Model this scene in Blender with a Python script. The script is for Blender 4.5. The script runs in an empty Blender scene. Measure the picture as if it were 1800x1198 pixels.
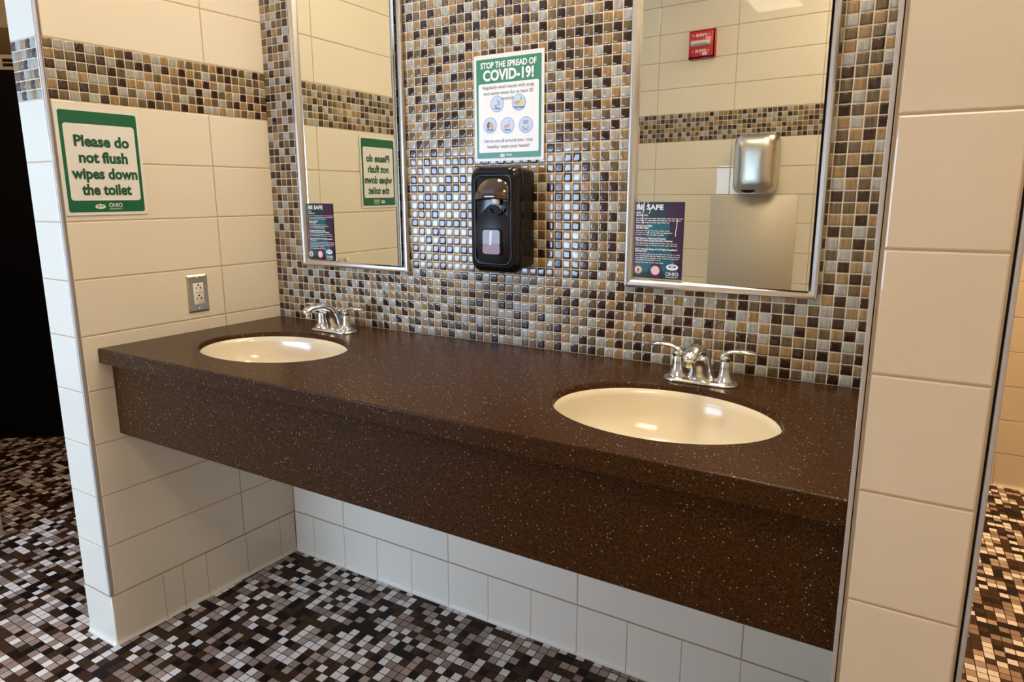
import bpy, bmesh, math, random
from mathutils import Matrix, Vector
random.seed(7)
# All lengths below are in tile courses (one 6 inch tile course with its joint = 0.154 m);
# everything is brought to metres at the very end.
S = 0.154
P = 0.15903          # mosaic pitch
ZC = 5.762           # worktop height
W = 73 * P           # alcove width
D = 4.144            # alcove depth
SK = 0.0869          # the left wing wall stands slightly out of square
H = 17.5             # ceiling height
COL = bpy.context.scene.collection

# ------------------------------------------------------------------ materials
def mat(name, color=(.8, .8, .8), rough=.5, metal=0., coat=0., coat_rough=.05, spec=.5, emis=None, estr=0.):
    m = bpy.data.materials.new(name); m.use_nodes = True
    b = m.node_tree.nodes['Principled BSDF']
    b.inputs['Base Color'].default_value = (*color, 1)
    b.inputs['Roughness'].default_value = rough
    b.inputs['Metallic'].default_value = metal
    b.inputs['Coat Weight'].default_value = coat
    b.inputs['Coat Roughness'].default_value = coat_rough
    b.inputs['Specular IOR Level'].default_value = spec
    if emis:
        b.inputs['Emission Color'].default_value = (*emis, 1)
        b.inputs['Emission Strength'].default_value = estr
    return m
def nodes(m): return m.node_tree.nodes, m.node_tree.links, m.node_tree.nodes['Principled BSDF']
def srgb(r, g, b):
    f = lambda c: (c / 255 / 12.92) if c / 255 <= .04045 else ((c / 255 + .055) / 1.055) ** 2.4
    return (f(r), f(g), f(b))
def noise_color(m, c1, c2, scale, detail=2., stretch=(1, 1, 1), lo=.35, hi=.65):
    N, L, b = nodes(m)
    tc = N.new('ShaderNodeTexCoord'); mp = N.new('ShaderNodeMapping'); mp.inputs['Scale'].default_value = stretch
    nz = N.new('ShaderNodeTexNoise'); nz.inputs['Scale'].default_value = scale; nz.inputs['Detail'].default_value = detail
    cr = N.new('ShaderNodeValToRGB'); cr.color_ramp.elements[0].position = lo; cr.color_ramp.elements[1].position = hi
    cr.color_ramp.elements[0].color = (*c1, 1); cr.color_ramp.elements[1].color = (*c2, 1)
    L.new(tc.outputs['Object'], mp.inputs[0]); L.new(mp.outputs[0], nz.inputs['Vector']); L.new(nz.outputs['Fac'], cr.inputs[0])
    L.new(cr.outputs[0], b.inputs['Base Color'])
    return nz
def bump(m, scale, strength, dist=.001, stretch=(1, 1, 1)):
    N, L, b = nodes(m)
    tc = N.new('ShaderNodeTexCoord'); mp = N.new('ShaderNodeMapping'); mp.inputs['Scale'].default_value = stretch
    nz = N.new('ShaderNodeTexNoise'); nz.inputs['Scale'].default_value = scale
    bp = N.new('ShaderNodeBump'); bp.inputs['Strength'].default_value = strength; bp.inputs['Distance'].default_value = dist
    L.new(tc.outputs['Object'], mp.inputs[0]); L.new(mp.outputs[0], nz.inputs['Vector'])
    L.new(nz.outputs['Fac'], bp.inputs['Height']); L.new(bp.outputs[0], b.inputs['Normal'])

M = {}
M['tile'] = mat('cream_glazed_tile', (.80, .735, .62), .32, spec=.3, coat=.6, coat_rough=.012)
noise_color(M['tile'], (.79, .705, .555), (.83, .75, .61), 1.2)
bump(M['tile'], 9, .12, .002)
M['tgrout'] = mat('tan_wall_grout', (.55, .40, .26), .85)
M['glass0'] = mat('dark_brown_glass_tile', (.055, .022, .012), .12, spec=.25, coat=.8, coat_rough=.03)
M['glass1'] = mat('olive_brown_glass_tile', (.20, .135, .075), .12, spec=.25, coat=.8, coat_rough=.03)
M['glass2'] = mat('amber_glass_tile', (.40, .25, .115), .12, spec=.25, coat=.8, coat_rough=.03)
M['glass3'] = mat('pale_grey_glass_tile', (.42, .41, .355), .12, spec=.25, coat=.8, coat_rough=.03)
for k, (a, b_) in {'glass0': ((.020, .007, .004), (.040, .015, .007)), 'glass1': ((.095, .064, .033), (.155, .108, .058)),
                   'glass2': ((.24, .150, .062), (.35, .225, .105)), 'glass3': ((.30, .29, .245), (.42, .41, .36))}.items():
    noise_color(M[k], a, b_, 60, 1., (3, 3, .35))
M['mgrout'] = mat('cream_mosaic_grout', (.74, .62, .46), .8)
M['caulk'] = mat('white_caulk', (.75, .70, .62), .5)
M['trim'] = mat('satin_aluminium_trim', (.56, .55, .57), .5, .25)
M['plaster'] = mat('cream_painted_plaster', (.62, .55, .44), .7)
M['ceiling'] = mat('white_ceiling_panel', (.78, .75, .70), .9)
bump(M['ceiling'], 200, .4, .001)
M['mirror'] = mat('mirror_silvering', (.90, .925, .86), .0, 1.)
M['steel'] = mat('brushed_stainless', (.62, .585, .54), .30, 1.)
bump(M['steel'], 40, .12, .0005, (1, 1, 30))
M['steelh'] = mat('satin_stainless_panel', (.60, .53, .42), .5, .35)
M['chrome'] = mat('polished_chrome', (.72, .71, .69), .16, 1.)
M['chromed'] = mat('dark_seal_ring', (.05, .05, .05), .35, .3)
M['porcelain'] = mat('biscuit_porcelain', (.76, .67, .50), .16, coat=.4)
M['black'] = mat('glossy_black_plastic', (.004, .0035, .0035), .14, spec=.4)
M['blacks'] = mat('satin_black_plastic', (.005, .0045, .0045), .34, spec=.35)
M['smoke'] = mat('smoky_brown_plastic', (.045, .026, .014), .06, coat=1.)
M['hole'] = mat('black_opening', (.004, .004, .004), .9)
M['whitep'] = mat('white_plastic', (.72, .70, .66), .35)
M['ivory'] = mat('ivory_plastic', (.80, .74, .60), .3)
M['greyclear'] = mat('clear_grey_bottle', (.22, .22, .23), .3)
M['redsoap'] = mat('red_brown_soap', (.24, .05, .04), .3)
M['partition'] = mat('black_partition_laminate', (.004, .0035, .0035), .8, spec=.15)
M['duct'] = mat('brown_beam_paint', (.16, .10, .055), .7)
M['paper'] = mat('white_paper_laminate', (.80, .77, .72), .3)
M['green'] = mat('green_print', srgb(12, 98, 62), .32)
M['green2'] = mat('light_green_print', srgb(58, 133, 96), .32)
M['greent'] = mat('dark_green_letters', srgb(14, 84, 52), .4)
M['ink'] = mat('grey_ink', (.16, .16, .17), .5)
M['white'] = mat('white_print', (.86, .85, .82), .35)
M['sky'] = mat('pale_blue_print', srgb(196, 212, 232), .4)
M['skyr'] = mat('blue_ring_print', srgb(158, 184, 220), .4)
M['skin'] = mat('tan_print', srgb(205, 160, 100), .4)
M['brownp'] = mat('brown_print', srgb(120, 78, 48), .4)
M['yellow'] = mat('yellow_print', srgb(232, 205, 60), .4)
M['navy'] = mat('navy_print', srgb(50, 62, 120), .4)
M['lilac'] = mat('lilac_print', srgb(158, 160, 205), .4)
M['pdark'] = mat('dark_teal_print', srgb(16, 48, 54), .22)
M['purple'] = mat('dark_purple_print', srgb(52, 22, 58), .22)
M['teal'] = mat('teal_print', srgb(14, 94, 108), .22)
M['red'] = mat('red_enamel', (.60, .015, .015), .3, coat=.4)
M['lens'] = mat('clear_strobe_lens', (.70, .74, .74), .1, coat=1.)
M['pinkp'] = mat('pale_pink_print', srgb(225, 205, 200), .4)
M['lamp'] = mat('warm_lamp_diffuser', (.9, .9, .9), .5, emis=(1., .84, .61), estr=12.)
M['filla2'] = mat('added_fill_diffuser_right', (.9, .9, .9), .5, emis=(1., .84, .61), estr=25.)  # diffuser of the added fill panel over the right sink
for _n, _e in (('lampb', 15.5), ('lampc', 11.), ('lampd', 85.)): M[_n] = mat('warm_diffuser_' + _n[-1], (.9, .9, .9), .5, emis={'lampb': (1., .83, .64), 'lampc': (1., .62, .30), 'lampd': (1., .70, .40)}[_n], estr=_e)
M['daylight'] = mat('frosted_window_pane', (.8, .85, .9), .4, emis=(.47, .67, 1.), estr=18.)
M['wframe'] = mat('white_window_frame', (.7, .7, .7), .5)

# stone: dark brown with light chips
def stone():
    m = mat('speckled_brown_solid_surface', (.05, .028, .016), .27, spec=.13)
    N, L, b = nodes(m)
    tc = N.new('ShaderNodeTexCoord')
    col = None
    base = N.new('ShaderNodeTexNoise'); base.inputs['Scale'].default_value = 320; base.inputs['Detail'].default_value = 3
    cr = N.new('ShaderNodeValToRGB')
    cr.color_ramp.elements[0].position = .35; cr.color_ramp.elements[0].color = (.030, .0115, .0030, 1)
    cr.color_ramp.elements[1].position = .72; cr.color_ramp.elements[1].color = (.074, .030, .0085, 1)
    L.new(tc.outputs['Object'], base.inputs['Vector']); L.new(base.outputs['Fac'], cr.inputs[0])
    prev = cr.outputs[0]
    for sc, th, keep, c in ((205, .25, .09, (.36, .28, .20, 1)), (480, .27, .13, (.26, .19, .14, 1)), (110, .15, .06, (.26, .14, .07, 1))):
        v = N.new('ShaderNodeTexVoronoi'); v.inputs['Scale'].default_value = sc
        L.new(tc.outputs['Object'], v.inputs['Vector'])
        lt = N.new('ShaderNodeMath'); lt.operation = 'LESS_THAN'; lt.inputs[1].default_value = th
        L.new(v.outputs['Distance'], lt.inputs[0])
        sp = N.new('ShaderNodeSeparateColor'); L.new(v.outputs['Color'], sp.inputs[0])
        l2 = N.new('ShaderNodeMath'); l2.operation = 'LESS_THAN'; l2.inputs[1].default_value = keep
        L.new(sp.outputs[0], l2.inputs[0])
        mu = N.new('ShaderNodeMath'); mu.operation = 'MULTIPLY'; L.new(lt.outputs[0], mu.inputs[0]); L.new(l2.outputs[0], mu.inputs[1])
        mx = N.new('ShaderNodeMix'); mx.data_type = 'RGBA'
        L.new(mu.outputs[0], mx.inputs[0]); L.new(prev, mx.inputs[6]); mx.inputs[7].default_value = c
        prev = mx.outputs[2]
    L.new(prev, b.inputs['Base Color'])
    bp = N.new('ShaderNodeBump'); bp.inputs['Strength'].default_value = .06; bp.inputs['Distance'].default_value = .001
    L.new(base.outputs['Fac'], bp.inputs['Height']); L.new(bp.outputs[0], b.inputs['Normal'])
    return m
M['stone'] = stone()

# floor: unglazed mosaic of small squares, four colours, dark joints
FP = 0.1725
def floor_mat():
    m = mat('floor_mosaic', (.2, .2, .2), .5, spec=.14)
    N, L, b = nodes(m)
    tc = N.new('ShaderNodeTexCoord')
    mp = N.new('ShaderNodeVectorMath'); mp.operation = 'MULTIPLY'
    k = 1 / (FP * S); mp.inputs[1].default_value = (k, k, 0)
    L.new(tc.outputs['Object'], mp.inputs[0])
    fl = N.new('ShaderNodeVectorMath'); fl.operation = 'FLOOR'; L.new(mp.outputs[0], fl.inputs[0])
    fr = N.new('ShaderNodeVectorMath'); fr.operation = 'FRACTION'; L.new(mp.outputs[0], fr.inputs[0])
    wn = N.new('ShaderNodeTexWhiteNoise'); wn.noise_dimensions = '2D'; L.new(fl.outputs[0], wn.inputs['Vector'])
    cr = N.new('ShaderNodeValToRGB'); cr.color_ramp.interpolation = 'CONSTANT'
    cols = [(0., (.012, .0048, .003)), (.17, (.052, .023, .009)), (.46, (.30, .21, .165)), (.60, (.40, .30, .24)), (.76, (.78, .71, .65))]
    e = cr.color_ramp.elements
    e[0].position = 0; e[0].color = (*cols[0][1], 1); e[1].position = cols[1][0]; e[1].color = (*cols[1][1], 1)
    for p_, c in cols[2:]:
        q = e.new(p_); q.color = (*c, 1)
    L.new(wn.outputs['Value'], cr.inputs[0])
    sx = N.new('ShaderNodeSeparateXYZ'); L.new(fr.outputs[0], sx.inputs[0])
    def edge(o):
        a = N.new('ShaderNodeMath'); a.operation = 'SUBTRACT'; L.new(o, a.inputs[0]); a.inputs[1].default_value = .5
        c = N.new('ShaderNodeMath'); c.operation = 'ABSOLUTE'; L.new(a.outputs[0], c.inputs[0]); return c.outputs[0]
    mxm = N.new('ShaderNodeMath'); mxm.operation = 'MAXIMUM'; L.new(edge(sx.outputs[0]), mxm.inputs[0]); L.new(edge(sx.outputs[1]), mxm.inputs[1])
    gt = N.new('ShaderNodeMath'); gt.operation = 'GREATER_THAN'; gt.inputs[1].default_value = .455; L.new(mxm.outputs[0], gt.inputs[0])
    mx = N.new('ShaderNodeMix'); mx.data_type = 'RGBA'; L.new(gt.outputs[0], mx.inputs[0]); L.new(cr.outputs[0], mx.inputs[6]); mx.inputs[7].default_value = (.028, .017, .011, 1)
    L.new(mx.outputs[2], b.inputs['Base Color'])
    rg = N.new('ShaderNodeMapRange'); L.new(gt.outputs[0], rg.inputs[0]); rg.inputs[3].default_value = .45; rg.inputs[4].default_value = .9
    L.new(rg.outputs[0], b.inputs['Roughness'])
    bp = N.new('ShaderNodeBump'); bp.inputs['Strength'].default_value = .5; bp.inputs['Distance'].default_value = .001; bp.invert = True
    L.new(gt.outputs[0], bp.inputs['Height']); L.new(bp.outputs[0], b.inputs['Normal'])
    return m
M['floor'] = floor_mat()

# ------------------------------------------------------------------ mesh helpers
class MB:
    """collects shapes into one mesh; m = current placement matrix"""
    def __init__(s): s.bm = bmesh.new(); s.mats = []; s.m = Matrix()
    def mi(s, name):
        if name not in s.mats: s.mats.append(name)
        return s.mats.index(name)
    def add(s, verts, faces, mt, smooth=False):
        vs = [s.bm.verts.new(s.m @ Vector(v)) for v in verts]; i = s.mi(mt)
        for f in faces:
            try: fc = s.bm.faces.new([vs[k] for k in f])
            except ValueError: continue
            fc.material_index = i; fc.smooth = smooth
    def box(s, x0, x1, y0, y1, z0, z1, mt, r=0., seg=3):
        v = [(x, y, z) for z in (z0, z1) for y in (y0, y1) for x in (x0, x1)]
        f = [(0, 2, 3, 1), (4, 5, 7, 6), (0, 1, 5, 4), (2, 6, 7, 3), (0, 4, 6, 2), (1, 3, 7, 5)]
        if not r: return s.add(v, f, mt)
        t = bmesh.new(); vs = [t.verts.new(q) for q in v]
        for q in f: t.faces.new([vs[k] for k in q])
        bmesh.ops.bevel(t, geom=t.edges[:] + t.verts[:], offset=r, segments=seg, profile=.5, affect='EDGES')
        s.take(t, mt, True)
    def take(s, t, mt, smooth):
        t.verts.index_update()
        s.add([tuple(v.co) for v in t.verts], [[v.index for v in f.verts] for f in t.faces], mt, smooth); t.free()
    def loft(s, rings, mt, caps=True, smooth=True, closed=True):
        n = len(rings[0]); vs = [v for r in rings for v in r]; fs = []
        for i in range(len(rings) - 1):
            for j in range(n if closed else n - 1):
                k = (j + 1) % n
                fs.append((i * n + j, i * n + k, (i + 1) * n + k, (i + 1) * n + j))
        if caps: fs.append(tuple(range(n))[::-1]); fs.append(tuple((len(rings) - 1) * n + j for j in range(n)))
        s.add(vs, fs, mt, smooth)
    def lathe(s, prof, c, mt, n=32, ax='z', sx=1., sy=1.):
        rs = []
        for r, h in prof:
            ring = []
            for j in range(n):
                a = 2 * math.pi * j / n; p, q = r * math.cos(a) * sx, r * math.sin(a) * sy
                ring.append((c[0] + p, c[1] + q, c[2] + h) if ax == 'z' else (c[0] + p, c[1] - h, c[2] + q))
            rs.append(ring)
        s.loft(rs, mt)
    def poly(s, pts, y, mt, t=0.):   # flat outline in x/z at depth y (outward is -y), optional thickness
        n = len(pts)
        if not t: s.add([(p[0], y, p[1]) for p in pts], [tuple(range(n))], mt)
        else: s.loft([[(p[0], y, p[1]) for p in pts], [(p[0], y + t, p[1]) for p in pts]], mt, smooth=False)
    def build(s, name, parent=None, **props):
        me = bpy.data.meshes.new(name)
        bmesh.ops.recalc_face_normals(s.bm, faces=s.bm.faces[:])
        s.bm.to_mesh(me); s.bm.free()
        for k in s.mats: me.materials.append(M[k])
        o = bpy.data.objects.new(name, me); COL.objects.link(o)
        if parent: o.parent = parent
        for k, v in props.items(): o[k] = v
        return o
def rrect(x0, x1, z0, z1, r, n=6):
    pts = []
    for cx, cz, a0 in ((x1 - r, z1 - r, 0), (x0 + r, z1 - r, 90), (x0 + r, z0 + r, 180), (x1 - r, z0 + r, 270)):
        for i in range(n + 1):
            a = math.radians(a0 + 90 * i / n); pts.append((cx + r * math.cos(a), cz + r * math.sin(a)))
    return pts
def disc(cx, cz, rx, rz=None, n=28):
    rz = rz or rx
    return [(cx + rx * math.cos(2 * math.pi * i / n), cz + rz * math.sin(2 * math.pi * i / n)) for i in range(n)]
def thing(name, label, cat, loc, rz=0., group=None):
    o = bpy.data.objects.new(name, None); COL.objects.link(o); o.empty_display_size = .05
    o.location = loc; o.rotation_euler = (0, 0, rz); o['label'] = label; o['category'] = cat
    if group: o['group'] = group
    return o
def text(lines, parent, name, mt, x, z, size, depth, width=None, bold=0., align='CENTER', space=1., shear=0., label=None, gap=None):
    """lines of lettering in the local x/z plane as one mesh"""
    me_all = MB()
    if isinstance(lines, str): lines = [lines]
    for i, ln in enumerate(lines):
        cu = bpy.data.curves.new('t', 'FONT'); cu.body = ln; cu.size = size; cu.offset = bold; cu.align_x = 'LEFT'
        cu.resolution_u = 3; cu.space_character = space; cu.shear = shear
        ob = bpy.data.objects.new('t', cu); COL.objects.link(ob)
        dg = bpy.context.evaluated_depsgraph_get(); me = bpy.data.meshes.new_from_object(ob.evaluated_get(dg))
        bpy.data.objects.remove(ob); bpy.data.curves.remove(cu)
        xs = [v.co.x for v in me.vertices]
        if xs:
            x0, x1 = min(xs), max(xs); w = x1 - x0
            tw = (width[i] if isinstance(width, (list, tuple)) else width) if width else w
            k = tw / w
            off = x - (tw / 2 if align == 'CENTER' else 0)
            me_all.add([(off + (v.co.x - x0) * k, -depth, z - i * (gap or size * 1.22) + v.co.y) for v in me.vertices], [tuple(p.vertices) for p in me.polygons], mt)
        bpy.data.meshes.remove(me)
    o = me_all.build(name, parent)
    if label: o['label'] = label
    return o

# one wall tile with softly rounded edges, in x/z, outward is -y
def tile(mb, x0, x1, z0, z1, base, t, e, mt, dome=0.):
    a = [(x0, z0), (x1, z0), (x1, z1), (x0, z1)]
    def ins(d): return [(x0 + d, z0 + d), (x1 - d, z0 + d), (x1 - d, z1 - d), (x0 + d, z1 - d)]
    vs = [(p[0], -base, p[1]) for p in a] + [(p[0], -(base + t * .55), p[1]) for p in a] + [(p[0], -(base + t), p[1]) for p in ins(e)]
    fs = [(i, (i + 1) % 4, 4 + (i + 1) % 4, 4 + i) for i in range(4)] + [(4 + i, 4 + (i + 1) % 4, 8 + (i + 1) % 4, 8 + i) for i in range(4)]
    if dome:
        vs += [(p[0], -(base + t + dome * .62), p[1]) for p in ins(e * 1.5)] + [(p[0], -(base + t + dome), p[1]) for p in ins(e * 2.2)] + [(p[0], -(base + t + dome), p[1]) for p in ins(e * 2.9)]
        fs += [(o_ + i, o_ + (i + 1) % 4, o_ + 4 + (i + 1) % 4, o_ + 4 + i) for o_ in (8, 12, 16) for i in range(4)] + [(20, 21, 22, 23)]
    else: fs.append((8, 9, 10, 11))
    mb.add(vs, fs, mt, bool(dome))
_prev = {}
def gcol(i, j, key):
    for _ in range(3):
        c = random.choices((0, 1, 2, 3), (24, 29, 25, 22))[0]
        if c != _prev.get((key, i - 1, j)) and c != _prev.get((key, i, j - 1)): break
    _prev[(key, i, j)] = c
    return 'glass%d' % c
def mosaic(mb, x0, x1, z0, nrows, key, n0=0, n1=None, flip=False):
    """glass squares from z0 upward; columns start at x0"""
    n1 = n1 if n1 is not None else int(math.ceil((x1 - x0) / P - .25))
    g = .0085
    mb.box(x0, x1, -.012, 0, z0, z0 + nrows * P, 'mgrout')
    for i in range(n0, n1):
        for j in range(nrows):
            a, b = x0 + i * P + g, min(x0 + (i + 1) * P - g, x1 - .004)
            if b - a < .02: continue
            tile(mb, a, b, z0 + j * P + g, z0 + (j + 1) * P - g, .009, .013, .011, gcol(i, j, key), .0035)
def tiles(mb, xs, zs, g=.011):
    """big glazed tiles between the joints xs and zs"""
    mb.box(xs[0], xs[-1], -.012, 0, zs[0], zs[-1], 'tgrout')
    for i in range(len(xs) - 1):
        for j in range(len(zs) - 1):
            tile(mb, xs[i] + g, xs[i + 1] - g, zs[j] + g, zs[j + 1] - g, .008, .012, .012, 'tile')
def cove(mb, xs, flare=.035):
    """cove base tiles, one course high, foot flared outward"""
    prof = [(0, 0), (flare + .03, 0), (flare + .03, .012), (flare * .62 + .028, .035), (flare * .25 + .025, .08), (.027, .17), (.025, .985), (.012, .998), (0, .998)]
    for i in range(len(xs) - 1):
        a, b = xs[i] + .008, xs[i + 1] - .008
        mb.loft([[(a, -p[0], p[1]) for p in prof], [(b, -p[0], p[1]) for p in prof]], 'tile', smooth=False)
    mb.box(xs[0], xs[-1], -.022, 0, 0, 1., 'tgrout')
    a, b = xs[0], xs[-1]
    mb.box(a, b, -(flare + .045), -.01, 0, .014, 'caulk')

def frame_mat(origin, ang): return Matrix.Translation(Vector(origin)) @ Matrix.Rotation(ang, 4, 'Z')
ANG_L = math.atan2(1, SK)                    # local x of the left wing wall points at the back wall
LF = lambda d: (-SK * d, -d, 0)              # a point on it, d out from the corner
TILT = .040          # the mirror glass leans a little in its frame: its right edge stands forward
KO = .077
def unmirror(x, y, cx=9.5275, cy=-.09):     # where a thing seen in the tilted mirror really stands
    n = Vector((math.sin(TILT), math.cos(TILT))); p = Vector((x - cx, y - cy)); p = p - 2 * p.dot(n) * n
    return (p.x + cx, p.y + cy)
def opp_at(x): return unmirror(x, 13.8 - KO * (x - 6.9))
_a, _b = opp_at(0), opp_at(10)
ANG_O = math.pi + math.atan2(_b[1] - _a[1], _b[0] - _a[0])
def zrow(k): return 1.004 + (k - 1) if k >= 1 else 0
BAND0, BAND1 = 10.004, 10.004 + 6 * P
ZUP = [BAND1 + i for i in range(0, 7)] + [H]
ZUP = [z for z in ZUP if z < H - .1] + [H]

# ------------------------------------------------------------------ the room
mb = MB()       # back wall: plain tile below the worktop, glass mosaic above
mb.box(-.6, W + .9, 0, .9, 0, H, 'plaster')
tiles(mb, [.02] + [1.609 + 2.889 * i for i in range(4)] + [W], [zrow(k) for k in (1, 2, 3, 4)] + [5.55])
mosaic(mb, 0, W, ZC, 74, 'back')
mb.build('wall_back', kind='structure')
mb = MB(); cove(mb, [.03, .646] + [.646 + .963 * i for i in range(1, 12)] + [W])
mb.build('baseboard_back', kind='structure')

mb = MB()       # left wing wall
L = D * math.sqrt(1 + SK * SK)
mb.m = Matrix()
c0, c1 = (-SK * 0, 0.0), (-SK * D, -D)
q = [(c0[0] - .025, 0), (c1[0] - .03, -D + .03), (-SK * D - .88, -D + .03), (-.88, 0)]
mb.add([(p[0], p[1], z) for z in (0, H) for p in q], [(0, 1, 2, 3), (4, 5, 6, 7)] + [(i, (i + 1) % 4, 4 + (i + 1) % 4, 4 + i) for i in range(4)], 'plaster')
mb.m = frame_mat(LF(D), ANG_L)   # side face; local x runs from the front edge to the corner
xs = [.045, L - 1.352, L]
tiles(mb, xs, [zrow(k) for k in range(1, 11)])
mosaic(mb, L - 26 * P, L, BAND0, 6, 'left')
mb.box(.03, L - 26 * P, -.02, 0, BAND0, BAND1, 'mgrout')
tiles(mb, xs, ZUP)
mb.m = frame_mat((-SK * D - .89, -D, 0), 0)   # end face
tiles(mb, [0, .845], [zrow(k) for k in range(1, 11)])
mosaic(mb, .0, .83, BAND0, 6, 'lend')
tiles(mb, [0, .845], ZUP)
mb.build('wall_left', kind='structure')
mb = MB(); mb.m = frame_mat(LF(D), ANG_L)
cove(mb, [.0] + [L - d * 1.0038 for d in (3.187, 2.788, 2.273, 1.327, .451)] + [L - .03])
mb.m = frame_mat((-SK * D - .89, -D, 0), 0); cove(mb, [0, .89])
mb.m = Matrix(); mb.lathe([(.085, 0), (.085, .012), (.06, .035), (.04, .08), (.03, .17), (.027, .99), (.0, 1.)], (-SK * D - .005, -D + .005, 0), 'tile', 24)
mb.build('baseboard_left', kind='structure')
def trim(name, x, y, z0=1.01):
    t = MB(); t.m = Matrix.Translation((x, y, 0))
    t.box(-.017, .017, -.026, .010, z0, H, 'trim', .006, 2)
    t.build(name, kind='structure')
trim('trim_1', -SK * D + .0, -D + .0)

mb = MB()       # right wing wall, seen on its end face
mb.box(W + .025, W + .86, -D + .03, 12.6, 0, H, 'plaster')
for ang, org, w in ((0, (W, -D, 0), .89), (-math.pi / 2, (W, 0, 0), 0)): pass
mb.m = frame_mat((W, -D, 0), 0)
tiles(mb, [.045, .845], [zrow(k) for k in range(1, 11)], .009)
mosaic(mb, .04, .85, BAND0, 6, 'rend')
tiles(mb, [.045, .845], ZUP, .009)
mb.m = frame_mat((W, 0, 0), -math.pi / 2)
tiles(mb, [0.02, 1.2, D - .045], [zrow(k) for k in range(1, 11)])
mosaic(mb, 0, D - .045, BAND0, 6, 'rside'); tiles(mb, [0.02, 1.2, D - .045], ZUP)
mb.m = frame_mat((W + .89, -D, 0), math.pi / 2)
tiles(mb, [.045 + 2.89 * i for i in range(6)] + [D + 12.55], [zrow(k) for k in range(1, 11)])
mosaic(mb, .045, D + 12.5, BAND0, 6, 'rout'); tiles(mb, [.045 + 2.89 * i for i in range(6)] + [D + 12.55], ZUP)
mb.build('wall_right', kind='structure')
mb = MB(); mb.m = frame_mat((W, -D, 0), 0); cove(mb, [0, .89])
mb.m = frame_mat((W + .89, -D, 0), math.pi / 2); cove(mb, [.963 * i for i in range(17)] + [D + 12.5], .03)
mb.build('baseboard_right', kind='structure')
trim('trim_2', W, -D); trim('trim_3', W + .89, -D)

mb = MB()       # wall across the room, behind the camera, seen in the mirrors
xl, xr, wl, wr = -16., 24., -8., 2.6
def OX(x): return (xr - x) * math.sqrt(1 + KO * KO)   # world x -> local x
mb.m = frame_mat((*opp_at(xr), 0), ANG_O)
Lw = OX(xl)
mb.box(0, OX(wr), 0, .5, 0, H, 'plaster')
zlo = [0, .95, 1.85, 2.75, 3.6, 4.5, 5.45, 6.46, 7.45, 8.39, 9.305, 10.253]
oxs = sorted([0] + [OX(x) for x in (22.95, 20.28, 17.6, 14.95, 12.27, 9.59, 6.9, 4.196)] + [OX(wr)])
tiles(mb, oxs, zlo)
mosaic(mb, 0, OX(wr), 10.253, 6, 'opp', int(9 / .1605))
mb.box(0, OX(13.), -.02, 0, 10.253, 11.22, 'glass1')
tiles(mb, oxs, [10.253 + 6 * P, 12.08, 12.987, 13.92, 14.85, 15.78, 16.7, H])
mb.build('wall_opposite', kind='structure')
wx = opp_at(wr)[0]
mb = MB(); mb.box(wx, wx + .5, -24.3, -14., 0, H, 'plaster'); mb.build('wall_window_bay', kind='structure')
YW = -24.; X0, X1, Z0, Z1 = -15.5, 1.8, 3.6, 11.2
mb = MB()
mb.box(-20.4, X0, YW - .5, YW, 0, H, 'plaster'); mb.box(X1, wx + .5, YW - .5, YW, 0, H, 'plaster')
mb.box(X0, X1, YW - .5, YW, 0, Z0, 'plaster'); mb.box(X0, X1, YW - .5, YW, Z1, H, 'plaster'); mb.build('wall_window', kind='structure')
mb = MB()
for a, b, c, d in ((X0, X0 + .3, Z0, Z1), (X1 - .3, X1, Z0, Z1), (X0, X1, Z0, Z0 + .3), (X0, X1, Z1 - .3, Z1), (-9.3, -9.0, Z0, Z1), (-4.5, -4.2, Z0, Z1)):
    mb.box(a, b, YW - .3, YW + .06, c, d, 'wframe')
wo = mb.build('window_1', kind='structure')
mb = MB(); mb.box(X0 + .05, X1 - .05, YW - .2, YW - .16, Z0 + .05, Z1 - .05, 'daylight')
mb.build('window_pane', parent=wo)

# outer walls of the wider room
mb = MB(); mb.m = frame_mat((W + .88, 12.6, 0), 0)
mb.box(0, 12, 0, .5, 0, H, 'plaster')
tiles(mb, [0.02, 2.52 + 2.889 * 0, 5.41, 8.3, 11.8], [zrow(k) for k in range(1, 11)] ); tiles(mb, [0.02, 2.52, 5.41, 8.3, 11.8], [BAND0] + ZUP)
mb.build('wall_far_right', kind='structure')
mb = MB(); mb.m = frame_mat((W + .88, 12.6, 0), 0); cove(mb, [.02, .66, 1.63, 2.585, 3.55, 4.51, 5.47, 6.43, 7.39, 11.8], .03); mb.build('baseboard_far_right', kind='structure')
mb = MB(); mb.box(24, 24.4, -15, 13, 0, H, 'plaster'); mb.build('wall_side_right', kind='structure')
mb = MB(); mb.box(-20.4, -20, -24.3, 13, 0, H, 'plaster'); mb.build('wall_side_left', kind='structure')
mb = MB(); mb.box(-20, -.7, 12.6, 13, 0, H, 'plaster'); mb.build('wall_far_left', kind='structure')
mb = MB(); mb.box(-20.4, 24.4, -24.4, 13.1, -.4, 0, 'floor'); mb.build('floor', kind='structure')
mb = MB(); mb.box(-20.4, 24.4, -24.4, 13.1, H, H + .3, 'ceiling'); mb.build('ceiling', kind='structure')

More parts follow.
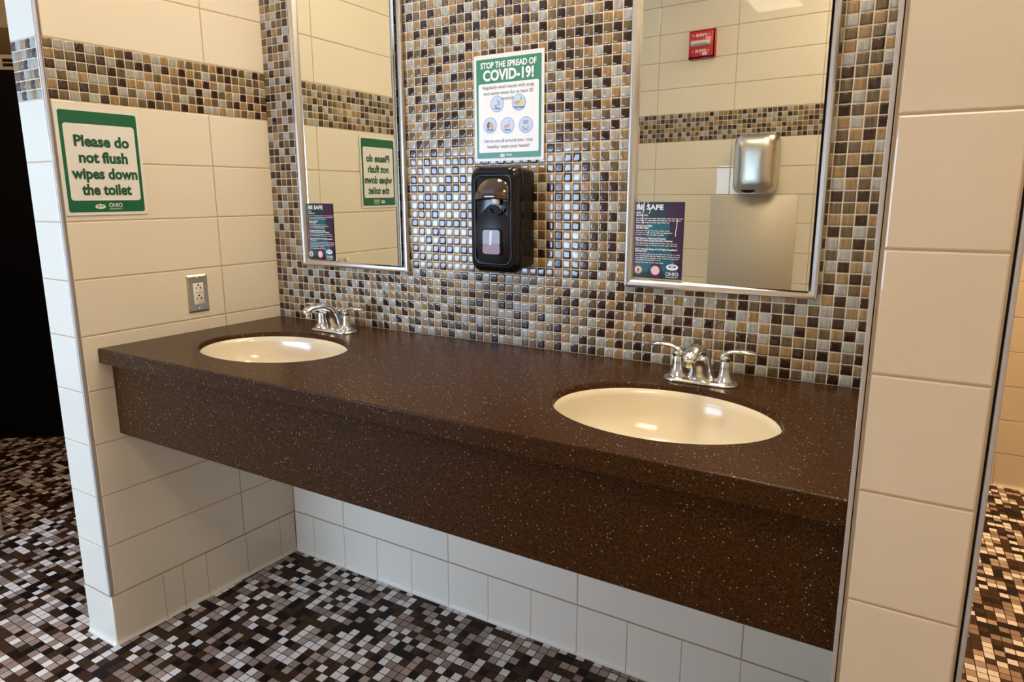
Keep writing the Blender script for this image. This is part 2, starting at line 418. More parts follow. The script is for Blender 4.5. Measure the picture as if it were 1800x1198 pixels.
# ------------------------------------------------------------------ ceiling lights
def light_panel(x0, x1, y0, y1, label, lm='lamp'):
    cx, cy = (x0 + x1) / 2, (y0 + y1) / 2; a, b = (x1 - x0) / 2, (y1 - y0) / 2
    t = thing('ceiling_light', label, 'ceiling light', (cx, cy, H), group='recessed ceiling lights')
    m = MB(); f = .12
    for q in ((-a - f, a + f, -b - f, -b), (-a - f, a + f, b, b + f), (-a - f, -a, -b, b), (a, a + f, -b, b)): m.box(q[0], q[1], q[2], q[3], -.06, -.002, 'whitep')
    m.build('frame', t)
    m = MB(); m.box(-a, a, -b, b, -.045, -.004, lm); m.build('diffuser', t)
LIGHTS = [(3.1, 5.2, -4.6, -.5, 'recessed ceiling light above the left end of the vanity worktop', 'lamp'),
          (7.5, 9.6, -4.6, -.5, 'added fill light panel above the right end of the vanity worktop', 'filla2'),  # added panel, brightens the worktop from overhead
          (10., 14., -12.4, -9.4, 'square recessed ceiling light near the opposite wall, behind the camera', 'lampb'),
          (-8.6, -5.6, -2., 2., 'square recessed ceiling light left of the tiled wing wall', 'lampc'),
          (15.5, 18.5, 9.2, 11.8, 'square recessed ceiling light in the passage right of the pier', 'lampd')]
for a in LIGHTS: light_panel(*a)

# ------------------------------------------------------------------ vanity worktop
SR, SL = (9.41, -2.2, 1.43, 1.10), (2.27, -2.17, 1.50, 1.08)
t = thing('vanity_worktop', 'long dark brown speckled vanity worktop with deep apron spanning the alcove', 'worktop', (0, 0, 0))
def slab():
    m = MB(); TH = .27; YF = -3.84; n = 64
    lx = lambda y: SK * y + .01 + .015
    def region(x0l, x1, s):   # top plane around one oval cut-out, x0l(y) left edge, x1 right edge
        cx, cy, a, b = s
        outer, inner = [], []
        y0, y1 = YF, -.03
        for i in range(n):
            an = 2 * math.pi * i / n; c, sn = math.cos(an), math.sin(an)
            inner.append((cx + a * c, cy + b * sn))
            # project direction on the rectangle
            xl = x0l(cy + (0 if abs(sn) < 1e-9 else 0)); best = 1e9
            if c > 1e-9: best = min(best, (x1 - cx) / c)
            if c < -1e-9: best = min(best, (x0l(cy) - cx) / c)
            if sn > 1e-9: best = min(best, (y1 - cy) / sn)
            if sn < -1e-9: best = min(best, (y0 - cy) / sn)
            px, py = cx + best * c, cy + best * sn
            outer.append([px, py])
        # snap the corners
        for tx, ty in ((x0l(y0), y0), (x1, y0), (x1, y1), (x0l(y1), y1)):
            k = min(range(n), key=lambda i: (outer[i][0] - tx) ** 2 + (outer[i][1] - ty) ** 2); outer[k] = [tx, ty]
        for o in outer:
            if o[0] < x0l(cy) + .2 and x1 < W - 1: o[0] = x0l(o[1])
        return outer, inner
    XM = 5.84
    for (x0l, x1, s) in ((lx, XM, SL), (lambda y: XM, W - .012, SR)):
        o, i_ = region(x0l, x1, s); e = .025; cx, cy, a, b = s
        i2 = [(cx + (a + e) * math.cos(2 * math.pi * k / n), cy + (b + e) * math.sin(2 * math.pi * k / n)) for k in range(n)]
        for z, rr in ((ZC, i2), (ZC - TH, i_)):
            m.loft([[(p[0], p[1], z) for p in o], [(p[0], p[1], z) for p in rr]], 'stone', caps=False, smooth=False)
        m.loft([[(p[0], p[1], ZC) for p in i2], [(p[0], p[1], ZC - .012) for p in [((q[0] - cx) * .993 + cx, (q[1] - cy) * .993 + cy) for q in i2]],
                [(p[0], p[1], ZC - .03) for p in i_], [(p[0], p[1], ZC - TH) for p in i_]], 'stone', caps=False)
    # front nosing with an eased edge
    pr = [(YF, 0), (YF - .012, -.004), (YF - .02, -.014), (YF - .022, -.03), (YF - .022, -TH + .02), (YF - .01, -TH), (YF, -TH)]
    m.loft([[(SK * y + .025, y, ZC + z) for y, z in pr], [(W - .012, y, ZC + z) for y, z in pr]], 'stone', smooth=False)
    m.box(W - .013, W - .012, YF, -.03, ZC - TH, ZC, 'stone')
    m.add([(lx(YF), YF, ZC), (lx(-.03), -.03, ZC), (lx(-.03), -.03, ZC - TH), (lx(YF), YF, ZC - TH)], [(0, 1, 2, 3)], 'stone')
    m.add([(lx(0), -.03, ZC), (W - .012, -.03, ZC), (W - .012, -.03, ZC - TH), (lx(0), -.03, ZC - TH)], [(0, 1, 2, 3)], 'stone')
    return m
slab().build('slab', t)
m = MB()
yf, yb, z0, z1 = -3.66, -3.5, 4.10, ZC - .27
xa = lambda y: SK * y + .03
pr = [(yf, z0 + .02), (yf, z1 - .10), (yf - .02, z1 - .045), (yf - .07, z1), (yb, z1), (yb, z0), (yf + .02, z0)]
m.loft([[(xa(y), y, z) for y, z in pr], [(W - .012, y, z) for y, z in pr]], 'stone', smooth=False)
m.build('apron', t)

# ------------------------------------------------------------------ basins
def basin(cx, cy, a, b, label):
    t = thing('sink_basin', label, 'sink', (cx, cy, ZC - .085), group='undermount oval sinks')
    m = MB(); rings = []
    prof = [(.994, -.006), (.99, 0), (.975, -.004), (.955, -.10), (.92, -.32), (.80, -.56), (.60, -.74), (.36, -.84), (.12, -.88), (.09, -.885)]
    for k, z in prof: rings.append([(a * k * math.cos(2 * math.pi * i / 64), b * k * math.sin(2 * math.pi * i / 64), z) for i in range(64)])
    back = [(.09, -.93), (.38, -.90), (.64, -.79), (.85, -.60), (.97, -.34), (.994, -.12), (.994, -.05)]
    for k, z in back: rings.append([(a * k * math.cos(2 * math.pi * i / 64), b * k * math.sin(2 * math.pi * i / 64), z) for i in range(64)])
    rings.append(rings[0]); m.loft(rings, 'porcelain', caps=False)
    m.build('bowl', t)
    m = MB(); m.lathe([(.001, -.87), (.10, -.87), (.13, -.868), (.145, -.882), (.09, -.9), (.08, -1.2), (.001, -1.2)], (0, 0, 0), 'chrome', 24); m.build('drain', t)
basin(*SL, 'left oval biscuit sink basin set into the worktop')
basin(*SR, 'right oval biscuit sink basin, nearest the pier')

# ------------------------------------------------------------------ faucets
def ell(cx, cy, cz, w, h, nx, ny, nz, n=20):
    """ring: w sideways (x), h along the normal (0,ny,nz)"""
    return [(cx + w * math.cos(2 * math.pi * i / n), cy + h * math.sin(2 * math.pi * i / n) * ny, cz + h * math.sin(2 * math.pi * i / n) * nz) for i in range(n)]
def faucet(x, y, label):
    t = thing('faucet', label, 'faucet', (x, y, ZC), group='two-handle chrome faucets')
    m = MB()      # oval deck plate
    def stad(a, r, z, k=16):
        pts = []
        for s_, a0 in ((1, -90), (-1, 90)):
            for i in range(k): an = math.radians(a0 + 180 * i / (k - 1)); pts.append((s_ * a + r * math.cos(an), r * math.sin(an), z))
        return pts
    m.loft([stad(.33, .205, 0), stad(.33, .205, .02), stad(.33, .195, .035), stad(.33, .15, .052), stad(.32, .09, .060)], 'chrome')
    m.build('deck_plate', t)
    m = MB()      # spout: broad flaring foot, neck sweeping forward, rounded nose
    path = [(.10, .03, .215, .17), (.085, .10, .185, .155), (.055, .20, .165, .142), (.015, .31, .152, .13), (-.055, .415, .140, .116), (-.15, .49, .130, .098),
            (-.28, .540, .120, .080), (-.42, .552, .111, .069), (-.55, .535, .106, .064), (-.635, .51, .101, .062), (-.685, .485, .080, .052), (-.705, .472, .042, .028)]
    rings = []
    for i, (py, pz, w, h) in enumerate(path):
        a, b = path[max(i - 1, 0)], path[min(i + 1, len(path) - 1)]
        ty, tz = b[0] - a[0], b[1] - a[1]; l = math.hypot(ty, tz)
        if i == 0: ty, tz, l = 0, 1, 1
        rings.append(ell(0, py - .05, pz, w, h, 0, tz / l, -ty / l))
    m.loft(rings, 'chrome'); s_ = m.build('spout', t)
    m = MB(); m.lathe([(.001, -.01), (.058, -.01), (.064, .0), (.064, .10), (.05, .13), (.001, .13)], (0, -.655, .375), 'chrome', 24)
    m.build('aerator', s_)
    m = MB(); m.lathe([(.012, 0), (.012, .30), (.028, .31), (.034, .34), (.02, .36), (.001, .362)], (0, .165, .05), 'chrome', 12); m.build('lift_rod', t)
    for sd in (-1, 1):
        m = MB(); m.lathe([(.135, .045), (.125, .075), (.095, .10), (.080, .16), (.072, .26), (.068, .34), (.066, .345), (.001, .346)], (sd * .335, 0, 0), 'chrome', 28)
        h = m.build('handle', t)
        m = MB(); m.lathe([(.062, .34), (.062, .36), (.001, .361)], (sd * .335, 0, 0), 'chromed', 20); m.build('seal_ring', h)
        m = MB(); rs = []
        lev = [(-.065, .362, .045, .02), (-.05, .40, .062, .045), (-.005, .445, .066, .045), (.05, .475, .055, .030), (.12, .495, .060, .030), (.22, .505, .078, .034), (.32, .500, .082, .032), (.40, .488, .058, .022), (.445, .478, .012, .006)]
        for i, (px, pz, w, hh) in enumerate(lev):
            a, b = lev[max(i - 1, 0)], lev[min(i + 1, len(lev) - 1)]; tx, tz = b[0] - a[0], b[1] - a[1]; l = math.hypot(tx, tz)
            nx, nz = -tz / l, tx / l
            rs.append([(sd * (.335 + px + hh * math.sin(2 * math.pi * j / 16) * nx), w * math.cos(2 * math.pi * j / 16), pz + hh * math.sin(2 * math.pi * j / 16) * nz) for j in range(16)])
        m.loft(rs, 'chrome'); m.lathe([(.066, .36), (.066, .40), (.05, .425), (.001, .43)], (sd * .335, 0, 0), 'chrome', 20)
        m.build('lever', h)
faucet(2.29, -.66, 'chrome two-handle faucet behind the left sink basin')
faucet(9.54, -.74, 'chrome two-handle faucet behind the right sink basin')

# ------------------------------------------------------------------ mirrors
def mirror(x0, x1, z0, z1, label, tilt=TILT):
    cx = (x0 + x1) / 2; a = (x1 - x0) / 2; h = z1 - z0
    t = thing('wall_mirror', label, 'mirror', (cx, -.03, z0), group='steel framed mirrors')
    m = MB(); f = .135
    pr = [(0, 0), (0, -.075), (.012, -.092), (.04, -.10), (.085, -.092), (.115, -.07), (f, -.035), (f, 0)]   # (inset, depth)
    rings = []
    for x, z, sx, sz in ((-a, 0, 1, 1), (a, 0, -1, 1), (a, h, -1, -1), (-a, h, 1, -1)):
        rings.append([(x + sx * i, d, z + sz * i) for i, d in pr])
    rings.append(rings[0]); m.loft(rings, 'steel', caps=False, smooth=False); m.build('frame', t)
    m = MB(); m.m = Matrix.Translation((0, -.062, 0)) @ Matrix.Rotation(-tilt, 4, 'Z')
    m.box(-a + .115, a - .115, -.004, .004, .115, h - .115, 'mirror'); m.build('mirror_glass', t)
    return cx
mirror(.93, 3.765, 6.965, 12.95, 'left steel framed mirror reflecting the green sign', .047)
mirror(8.125, 10.93, 6.975, 12.95, 'right steel framed mirror reflecting the red fire alarm and hand dryer')

# ------------------------------------------------------------------ printed sheets
def crest(m, cx, cz, s, y, mt, dark):
    m.poly(disc(cx, cz, .5 * s, .25 * s), -y, mt)
    m.poly([(cx - .30 * s, cz - .02 * s), (cx + .30 * s, cz - .02 * s), (cx + .26 * s, cz + .12 * s), (cx - .26 * s, cz + .12 * s)], -y - .002, dark)
    m.poly([(cx - .13 * s, cz - .02 * s), (cx + .13 * s, cz - .02 * s), (cx + .13 * s, cz + .15 * s), (cx, cz + .22 * s), (cx - .13 * s, cz + .15 * s)], -y - .004, mt)
    m.poly([(cx - .02 * s, cz + .2 * s), (cx + .02 * s, cz + .2 * s), (cx, cz + .46 * s)], -y - .004, mt)
    for q in (-.07, 0, .07): m.poly([(cx + (q - .018) * s, cz), (cx + (q + .018) * s, cz), (cx + (q + .018) * s, cz + .09 * s), (cx + (q - .018) * s, cz + .09 * s)], -y - .006, dark)
def sheet(t, w, h, mt='paper', name='sheet', r=.02):
    m = MB(); m.poly(rrect(-w / 2, w / 2, 0, h, r, 3), -.012, mt, .010); return m.build(name, t)

t = thing('flush_sign', 'green and white sign asking not to flush wipes, on the left tiled wing wall', 'sign', tuple(Vector(LF(3.41)) + Vector((.03, -.003, 8.11))), ANG_L)
w, h = 1.36, 1.80
sheet(t, w, h)
m = MB(); m.poly(rrect(-w / 2 + .05, w / 2 - .05, .05, h - .06, .04), -.015, 'green')
m.poly(rrect(-w / 2 + .105, w / 2 - .105, .25, h - .27, .05), -.018, 'paper'); m.build('printed_border', t)
text(['Please do', 'not flush', 'wipes down', 'the toilet'], t, 'lettering', 'greent', 0.015, 1.165, .252, .021, [.90, .80, 1.08, .82], .0105, gap=.272, label='dark green bold letters')
m = MB(); crest(m, -.13, .145, .17, .018, 'paper', 'green'); m.build('crest', t)
text('OHIO', t, 'lettering', 'paper', .125, .135, .10, .021, .23, .002, label='small white letters')
text('UNIVERSITY', t, 'lettering', 'paper', .125, .092, .035, .021, .22, .0005, label='tiny white letters')

t = thing('handwashing_poster', 'green and white handwashing poster above the black soap dispenser', 'poster', (5.965, -.032, 9.0), -.004)
w, h = 1.36, 1.755
sheet(t, w, h)
m = MB(); m.poly(rrect(-w / 2 + .05, w / 2 - .05, .05, h - .07, .02), -.015, 'green2')
m.poly(rrect(-w / 2 + .095, w / 2 - .095, .145, h - .47, .03), -.018, 'white'); m.build('printed_border', t)
text('STOP THE SPREAD OF', t, 'lettering', 'white', 0, 1.535, .135, .019, 1.08, .0045, label='white bold letters')
text('COVID-19!', t, 'lettering', 'white', 0, 1.335, .235, .019, .98, .009, label='large white bold letters')
text(['Regularly wash hands with soap', 'and warm water for at least 20', 'seconds.'], t, 'lettering', 'ink', 0, 1.195, .078, .021, [1.0, .96, .27], .0008, label='grey letters')
text(['Germs are all around you - stay', 'healthy: wash your hands!'], t, 'lettering', 'ink', 0, .315, .078, .021, [.96, .82], .0008, label='grey letters')
m = MB(); crest(m, -.11, .092, .10, .019, 'white', 'green2'); m.build('crest', t)
text('OHIO', t, 'lettering', 'white', .02, .082, .045, .019, .11, .001)
def icon(cx, cz, cap, kind):
    m = MB(); m.poly(disc(cx, cz, .135), -.0205, 'skyr'); m.poly(disc(cx, cz, .118), -.0225, 'sky')
    y = -.0245
    hand = [(-.06, -.03), (-.02, -.045), (.03, -.03), (.055, 0), (.035, .02), (0, .012), (-.03, .01), (-.065, -.005)]
    if kind == 0:
        m.poly([(cx + .02, cz - .03), (cx + .055, cz - .03), (cx + .055, cz + .05), (cx + .02, cz + .05)], y, 'lilac'); m.poly([(cx - .02 + a * .6, cz - .02 + b * .6) for a, b in hand], y - .002, 'skin')
        m.poly([(cx - .01, cz + .04), (cx + .03, cz + .055), (cx + .03, cz + .07), (cx - .01, cz + .06)], y, 'lilac')
    if kind == 1:
        m.poly([(cx + .02, cz - .04), (cx + .07, cz - .04), (cx + .075, cz + .02), (cx + .05, cz + .045), (cx + .02, cz + .02)], y, 'yellow'); m.poly([(cx - .025 + a, cz + .015 + b) for a, b in hand], y - .002, 'skin')
        m.poly([(cx + .04, cz + .04), (cx + .052, cz + .04), (cx + .052, cz + .085), (cx + .04, cz + .085)], y, 'navy')
    if kind == 2:
        m.poly([(cx - .02 + b, cz + .01 + a) for a, b in hand], y, 'brownp'); m.poly([(cx + .02 - b, cz + a) for a, b in hand], y - .002, 'skin')
    if kind == 3:
        m.poly([(cx + a, cz + b) for a, b in hand], y, 'skin'); m.poly([(cx + .02, cz + .03), (cx + .035, cz + .03), (cx + .04, cz + .07), (cx + .02, cz + .075)], y, 'lilac')
    if kind == 4:
        m.poly(rrect(cx - .055, cx + .055, cz + .01, cz + .075, .01, 2), y, 'lilac'); m.poly([(cx - .05 + a * .4, cz - .03 + b * .6) for a, b in hand], y, 'skin'); m.poly([(cx + .045 + a * .4, cz - .03 + b * .6) for a, b in hand], y, 'skin')
    o = m.build('pictogram', t)
    text(cap, o, 'lettering', 'navy', cx, cz - .088, .047, .0265, None, .001)
for a in ((-.215, .945, '+Wet', 0), (.21, .945, '+Get Soap', 1), (-.355, .60, '+Scrub', 2), (-.01, .585, '+Rinse', 3), (.345, .575, '+Dry', 4)): icon(*a)

def safe_card(cx, z, w, h, label, mx):
    t = thing('safety_card', label, 'sticker', (cx, -.092 - math.tan(TILT) * (cx - mx) - .009, z), -TILT, group='dark cards on the mirrors')
    m = MB(); m.poly([(-w / 2, 0), (w / 2, 0), (w / 2, h), (-w / 2, h)], -.004, 'pdark', .003); m.build('sheet', t)
    m = MB(); sx, sz = w / .8, h / 1.16
    F = lambda pts: [(a * sx, b * sz) for a, b in pts]
    m.poly(F([(-.4, 0), (-.4, .92), (-.16, .64), (-.24, .40), (-.36, .10), (-.36, 0)]), -.006, 'purple')
    m.poly(F([(.4, .06), (.4, 1.1), (.30, 1.16), (.18, 1.16), (.10, .95), (.28, .60), (.20, .40), (.38, .06)]), -.006, 'purple')
    m.poly(F([(-.20, .80), (-.08, .90), (.08, .92), (.20, .82), (.16, .62), (.02, .38), (-.14, .58)]), -.008, 'teal')
    m.poly(F([(-.36, .06), (-.12, .10), (0, .36), (-.04, .48), (-.16, .50), (-.30, .30)]), -.008, 'teal')
    m.poly(F([(.36, .06), (.12, .10), (.0, .36), (.08, .52), (.18, .50), (.28, .30)]), -.008, 'teal')
    m.poly(F([(-.12, .0), (.12, .0), (.05, .18), (0, .26), (-.05, .18)]), -.010, 'purple')
    m.build('printed_pattern', t)
    X = -w / 2 + (.065 if mx > 5 else .11) * sx
    text('BE SAFE', t, 'lettering', 'white', X, h - .115 * sz, .105 * sz, .011, .42 * sx, .003, 'LEFT', label='white bold heading')
    small = [(.985, 'OUPD*', .09), (.945, '740-593-1911', .19), (.79, 'CatCab Late Night', .27), (.755, '740-593-4040', .21),
             (.60, 'EAP Survivor Advocacy Program', .49), (.565, '740-597-SAFE (7233) (24 Hour Helpline)', .60), (.435, 'ECRC University Equity and Civil Rights Compliance*', .69), (.40, '740-593-9140', .19)]
    mm = MB()
    for zz, s_, ww in small:
        o = text(s_, t, 'lettering', 'white', X, zz * sz, .036 * sz, .011 , ww * sx * .96, .0012, 'LEFT')
    for rows, z0_ in (((.72, .70, .52), .905), ((.53, .57, .45), .72), ((.65, .66), .53), ((.71, .70, .69, .40), .365), ((.45,), .235)):
        for i, l in enumerate(rows):   # small print far too fine to read: short strokes
            xx = 0
            while xx < l:
                k = random.uniform(.02, .07); mm.poly([(X + xx * sx, (z0_ - i * .031) * sz), (X + min(xx + k, l) * sx, (z0_ - i * .031) * sz), (X + min(xx + k, l) * sx, (z0_ - i * .031 + .011) * sz), (X + xx * sx, (z0_ - i * .031 + .011) * sz)], -.011, 'pinkp'); xx += k + .012
    mm.build('small_print', t, kind='stuff')
    mm = MB()
    mm.poly(disc(-.275 * sx, .125 * sz, .075 * sx), -.012, 'brownp'); mm.poly(disc(-.275 * sx, .125 * sz, .055 * sx), -.013, 'pinkp'); mm.poly(disc(-.275 * sx, .12 * sz, .018 * sx, .032 * sz), -.014, 'brownp')
    mm.poly(disc(-.005 * sx, .125 * sz, .078 * sx), -.012, 'red'); mm.poly(disc(-.005 * sx, .125 * sz, .066 * sx), -.013, 'pinkp'); mm.build('round_seal', t)
    mm = MB(); crest(mm, .255 * sx, .185 * sz, .185 * sx, .012, 'white', 'purple'); mm.build('crest', t)
    text('OHIO', t, 'lettering', 'white', .255 * sx, .055 * sz, .075 * sz, .012, .20 * sx, .001)
    text('UNIVERSITY', t, 'lettering', 'white', .255 * sx, .022 * sz, .026 * sz, .012, .19 * sx, .0004)
safe_card(8.62, 7.13, .82, 1.18, 'dark purple and teal safety card at lower left of the right mirror', 9.5275)
safe_card(1.43, 7.085, .82, 1.18, 'dark purple and teal safety card at lower left of the left mirror', 2.3475)

_card = [o for o in bpy.data.objects if o.name.startswith('safety_card') and o.location.x > 5][0]
for pts in ([(-.31, 1.17), (-.29, 1.10), (-.27, 1.07)], [(-.22, 1.18), (-.225, 1.06), (-.24, .98), (-.235, .88), (-.22, .84)], [(-.16, 1.17), (-.15, 1.10), (-.12, 1.04), (-.14, 1.0)],
            [(.31, .92), (.305, .80), (.29, .72), (.295, .66)], [(-.36, .52), (-.37, .47), (-.41, .42)], [(-.13, .74), (-.145, .70)]):
    m = MB(); m.poly([(a - .004, b) for a, b in pts] + [(a + .006, b) for a, b in pts[::-1]], -.0155, 'white'); m.build('scratch', _card)
# ------------------------------------------------------------------ soap dispenser
t = thing('soap_dispenser', 'glossy black wall soap dispenser below the handwashing poster', 'soap dispenser', (6.03, -.03, 7.14))
def rr_ring(hw, z0, z1, r, y, n=7): return [(p[0], y, p[1]) for p in rrect(-hw, hw, z0, z1, r, n)]
m = MB(); m.loft([rr_ring(.425, .07, 1.69, .08, 0), rr_ring(.43, .06, 1.70, .09, -.06), rr_ring(.445, .04, 1.72, .10, -.36), rr_ring(.45, .02, 1.74, .12, -.44)], 'blacks')
m.build('housing', t)
m = MB()   # bulging front cover with a bevelled rim
m.loft([rr_ring(.47, .0, 1.755, .16, -.445), rr_ring(.475, -.01, 1.76, .17, -.50), rr_ring(.46, .01, 1.735, .18, -.58), rr_ring(.43, .05, 1.70, .18, -.63), rr_ring(.40, .09, 1.66, .16, -.645)], 'black')
m.build('cover', t)
m = MB(); m.loft([rr_ring(.365, .13, 1.615, .13, -.640), rr_ring(.36, .135, 1.61, .13, -.662), rr_ring(.335, .16, 1.585, .11, -.662), rr_ring(.33, .165, 1.58, .11, -.640)], 'black', caps=False); m.build('inner_rim', t)
m = MB(); rs = []   # lower belly, gently curved
for i in range(13):
    u = i / 12; z = .16 + u * .98; y = -.645 - .075 * math.sin(math.pi * min(1, u * .9 + .12)) ; hw = .285 + .055 * math.sin(math.pi * u)
    rs.append([(hw * c, y + .05 * (c * c), z) for c in [k / 6 - 1 for k in range(13)]])
m.loft(rs, 'blacks', caps=False, closed=False); m.build('belly', t)
m = MB(); rs = []   # smoky visor arching out over the nozzle
for i in range(10):
    u = i / 9; z = 1.55 - u * .33; y = -.65 - .13 * math.sin(math.pi / 2 * min(1, u * 1.15)); hw = .305 + .02 * u
    rs.append([(hw * math.sin(k * math.pi / 24), y + .09 * (1 - math.cos(k * math.pi / 24)) * 1.2, z + (.05 * math.cos(k * math.pi / 24) - .05) * (1 if i == 0 else .8)) for k in range(-12, 13)])
m.loft(rs + [[(v[0] * .96, v[1] + .05, v[2] + .01) for v in rs[-1]]], 'smoke', caps=False, closed=False); m.build('visor', t)
m = MB(); m.lathe([(.001, 0), (.065, 0), (.07, .03), (.075, .12), (.001, .12)], (.09, -.70, 1.13), 'whitep', 20); m.build('nozzle', t)
m = MB()
m.loft([[(.09 + r * math.cos(a), -.70 + dy, 1.07 + .8 * r * math.sin(a)) for a in [math.pi + math.pi * k / 16 for k in range(17)]] for r, dy in ((.13, .02), (.14, -.02), (.12, -.03), (.11, .02))], 'black', caps=False, closed=False); m.build('nozzle_ring', t)
m = MB(); m.poly(rrect(-.17, .20, .30, .74, .06), -.735, 'hole', .03); w_ = m.build('window', t)
m = MB(); m.poly(rrect(-.15, .18, .46, .72, .05), -.742, 'greyclear', .006); m.poly([(-.02, .47), (.02, .47), (.04, .70), (-.01, .70)], -.745, 'whitep'); m.build('bottle', w_)
m = MB(); m.poly(rrect(-.15, .18, .32, .49, .05), -.744, 'redsoap', .006); m.build('soap', w_)

# ------------------------------------------------------------------ outlet
t = thing('wall_outlet', 'stainless steel outlet plate with ivory double socket on the left tiled wall', 'outlet', tuple(Vector(LF(1.915)) + Vector((.022, -.002, 6.14))), ANG_L)
m = MB(); a, h = .215, .75
m.loft([[(x, 0, z) for x, z in rrect(-a, a, 0, h, .02, 2)], [(x, -.012, z) for x, z in rrect(-a, a, 0, h, .02, 2)], [(x, -.035, z) for x, z in rrect(-a + .035, a - .035, .035, h - .035, .015, 2)]], 'steel', smooth=False)
m.build('cover_plate', t)
m = MB(); m.box(-.105, .105, -.048, -.03, .165, .585, 'ivory', .006, 2); r_ = m.build('receptacle', t)
m = MB()
for zz in (.25, .46):
    m.box(-.05, -.038, -.050, -.04, zz, zz + .055, 'hole'); m.box(.035, .050, -.050, -.04, zz, zz + .055, 'hole'); m.box(.02, .04, -.050, -.04, zz + .02, zz + .032, 'hole')
    m.lathe([(.018, 0), (.018, .003), (.001, .003)], (0, -.047, zz + .085), 'hole', 12, 'y')
m.build('socket_slots', r_)
m = MB(); m.box(-.07, .07, -.052, -.04, .365, .378, 'ivory'); m.box(-.07, .07, -.052, -.04, .392, .400, 'ink'); m.build('test_button', r_)
for zz in (.07, .685):
    m = MB(); m.lathe([(.022, 0), (.022, .006), (.012, .012), (.001, .012)], (0, -.034, zz), 'chrome', 16, 'y'); m.build('screw', t)

# ------------------------------------------------------------------ things on the wall across the room
def opp(x, z, off=.03):
    p = opp_at(x); return (p[0], p[1] + off, z)
t = thing('fire_alarm', 'red fire alarm strobe with white lens, seen in the right mirror', 'fire alarm', opp(5.74, 12.96), ANG_O)
m = MB(); m.box(-.46, .46, -.10, 0, 0, .93, 'red', .02, 2); m.build('back_box', t)
m = MB(); m.box(-.40, .40, -.24, -.13, .06, .86, 'red', .02, 2); m.build('front_cover', t)
m = MB(); m.box(-.43, .43, -.14, -.09, .03, .90, 'hole'); m.build('shadow_gap', t)
m = MB(); m.loft([[(-.33, -.24, z) for z in (.38, .58)] + [(.33, -.24, z) for z in (.58, .38)], [(-.33, -.34, .40), (-.33, -.34, .56), (.30, -.34, .56), (.30, -.34, .40)], [(-.26, -.42, .44), (-.26, -.42, .52), (.22, -.42, .52), (.22, -.42, .44)]], 'lens', smooth=False)
m.build('strobe_lens', t)
text('FIRE', t, 'lettering', 'white', 0, .69, .12, .245, .36, .003); text('FIRE', t, 'lettering', 'white', 0, .19, .12, .245, .36, .003)
m = MB()
for px, pz in ((-.27, .74), (.27, .74), (-.27, .22), (.27, .22)):
    m = MB(); m.lathe([(.022, 0), (.022, .008), (.001, .008)], (px, -.24, pz), 'white', 10, 'y'); m.build('screw', t)

t = thing('hand_dryer', 'brushed steel hand dryer above a steel panel, seen in the right mirror', 'hand dryer', opp(7.80, 8.40), ANG_O)
m = MB()
def dr(hw, z0, z1, r, y): return rr_ring(hw, z0, z1, r, y)
m.loft([dr(.69, .06, 1.92, .22, 0), dr(.70, .04, 1.94, .24, -.08), dr(.69, .04, 1.95, .26, -.38), dr(.64, .08, 1.93, .28, -.52), dr(.54, .16, 1.84, .28, -.62), dr(.36, .32, 1.60, .24, -.665), dr(.16, .50, 1.40, .14, -.68)], 'steel')
m.build('cover', t)
m = MB(); m.loft([[(x, -.60, z) for x, z in disc(.12, .14, .22, .07)], [(x, -.545, z) for x, z in disc(.12, .12, .22, .07)]], 'hole'); m.build('air_nozzle', t)
m = MB()
for i in range(4): m.lathe([(.028, 0), (.028, .04), (.001, .04)], (-.42 + .0 - .04 * i, -.515 + .04 * i, .20 - .02 * i), 'hole', 10, 'y')
m.build('vent_hole', t)
m = MB()
for k, zz in ((.16, .50), (.12, .455)):
    m.loft([[(.1 + k * math.sin(a), -.672 - .01, zz - k * .35 * math.cos(a) + d) for a in [-1 + i / 6 for i in range(13)]] for d in (0, .018)], 'white', caps=False, closed=False)
m.build('air_symbol', t)
t = thing('splash_panel', 'plain satin steel wall panel below the hand dryer, seen in the right mirror', 'wall panel', opp(7.72, 3.6), ANG_O)
m = MB(); m.box(-1.42, 1.42, -.02, 0, 0, 4.76, 'steelh', .004, 1); m.build('panel', t)

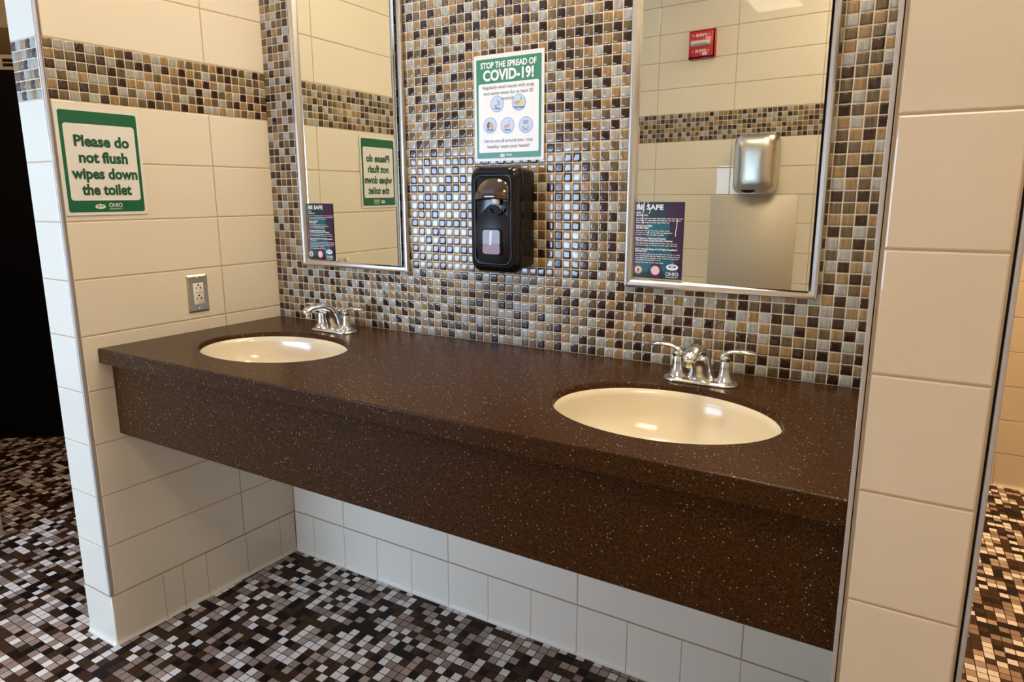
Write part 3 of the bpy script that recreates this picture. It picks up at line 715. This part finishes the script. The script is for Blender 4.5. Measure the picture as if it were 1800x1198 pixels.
# ------------------------------------------------------------------ left background
an = math.atan2(1.25, 1.67)
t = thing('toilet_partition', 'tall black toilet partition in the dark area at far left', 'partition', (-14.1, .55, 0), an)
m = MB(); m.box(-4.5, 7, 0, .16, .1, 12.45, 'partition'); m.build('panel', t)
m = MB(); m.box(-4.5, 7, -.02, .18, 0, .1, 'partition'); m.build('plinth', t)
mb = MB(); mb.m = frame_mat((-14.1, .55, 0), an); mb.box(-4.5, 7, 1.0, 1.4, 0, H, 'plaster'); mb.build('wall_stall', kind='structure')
t = thing('air_vent', 'slatted pale vent above the black partition at the far left edge', 'vent', (-14.1, .55, 12.46), an)
m = MB(); m.box(-4.5, 7, 0., .7, 0, .46, 'plaster'); m.build('grille_frame', t)
m = MB()
for i in range(2): m.box(.88, 3.5, -.02, .03, .10 + i * .14, .19 + i * .14, 'hole')
m.build('slats', t)
t = thing('ceiling_beam', 'brown beam above the vent at the far left edge', 'beam', (-14.1, .55, 12.93), an)
m = MB(); m.box(-4.5, 7, -.02, .8, 0, .80, 'duct', .02, 1); m.build('beam', t)
mb = MB(); mb.box(-20, -7.35, -4.3, -3.65, 0, H, 'plaster'); mb.build('wall_daylight_block', kind='structure')  # unseen wall stub added to keep daylight off the far left floor
t = thing('partition_foot', 'small grey metal foot on the floor at the lower left edge', 'post', (-7.1, -3.42, 0))
m = MB(); m.box(-.17, .17, -.17, .17, 0, .85, 'steelh', .02, 2); m.lathe([(.26, 0), (.26, .04), (.18, .06), (.18, .07)], (0, 0, 0), 'steelh', 20); m.build('post', t)

# ------------------------------------------------------------------ to metres
for o in bpy.data.objects:
    o.location = o.location * S
for me in bpy.data.meshes:
    me.transform(Matrix.Scale(S, 4))

# ------------------------------------------------------------------ world, camera
w = bpy.data.worlds.new('world'); bpy.context.scene.world = w; w.use_nodes = True
w.node_tree.nodes['Background'].inputs[0].default_value = (.6, .7, .9, 1); w.node_tree.nodes['Background'].inputs[1].default_value = .3
cd = bpy.data.cameras.new('camera'); cam = bpy.data.objects.new('camera', cd); COL.objects.link(cam)
yaw, pit, rol = .52516, -.18905, -.0045
cam.matrix_world = Matrix.Translation(Vector((11.63701, -10.01674, 8.43328)) * S) @ Matrix.Rotation(yaw, 4, 'Z') @ Matrix.Rotation(math.pi / 2 + pit, 4, 'X') @ Matrix.Rotation(rol, 4, 'Z')
cd.sensor_width = 36; cd.lens = 1143.6 / 1800 * 36
cd.shift_x = (900 - 885.34) / 1800; cd.shift_y = (560.23 - 599) / 1800; cd.clip_start = .02
sc = bpy.context.scene; sc.camera = cam
sc.view_settings.view_transform = 'Standard'; sc.view_settings.look = 'None'; sc.view_settings.gamma = 1; sc.view_settings.exposure = -.06
sc.cycles.use_denoising = True
sc.cycles.max_bounces = 10
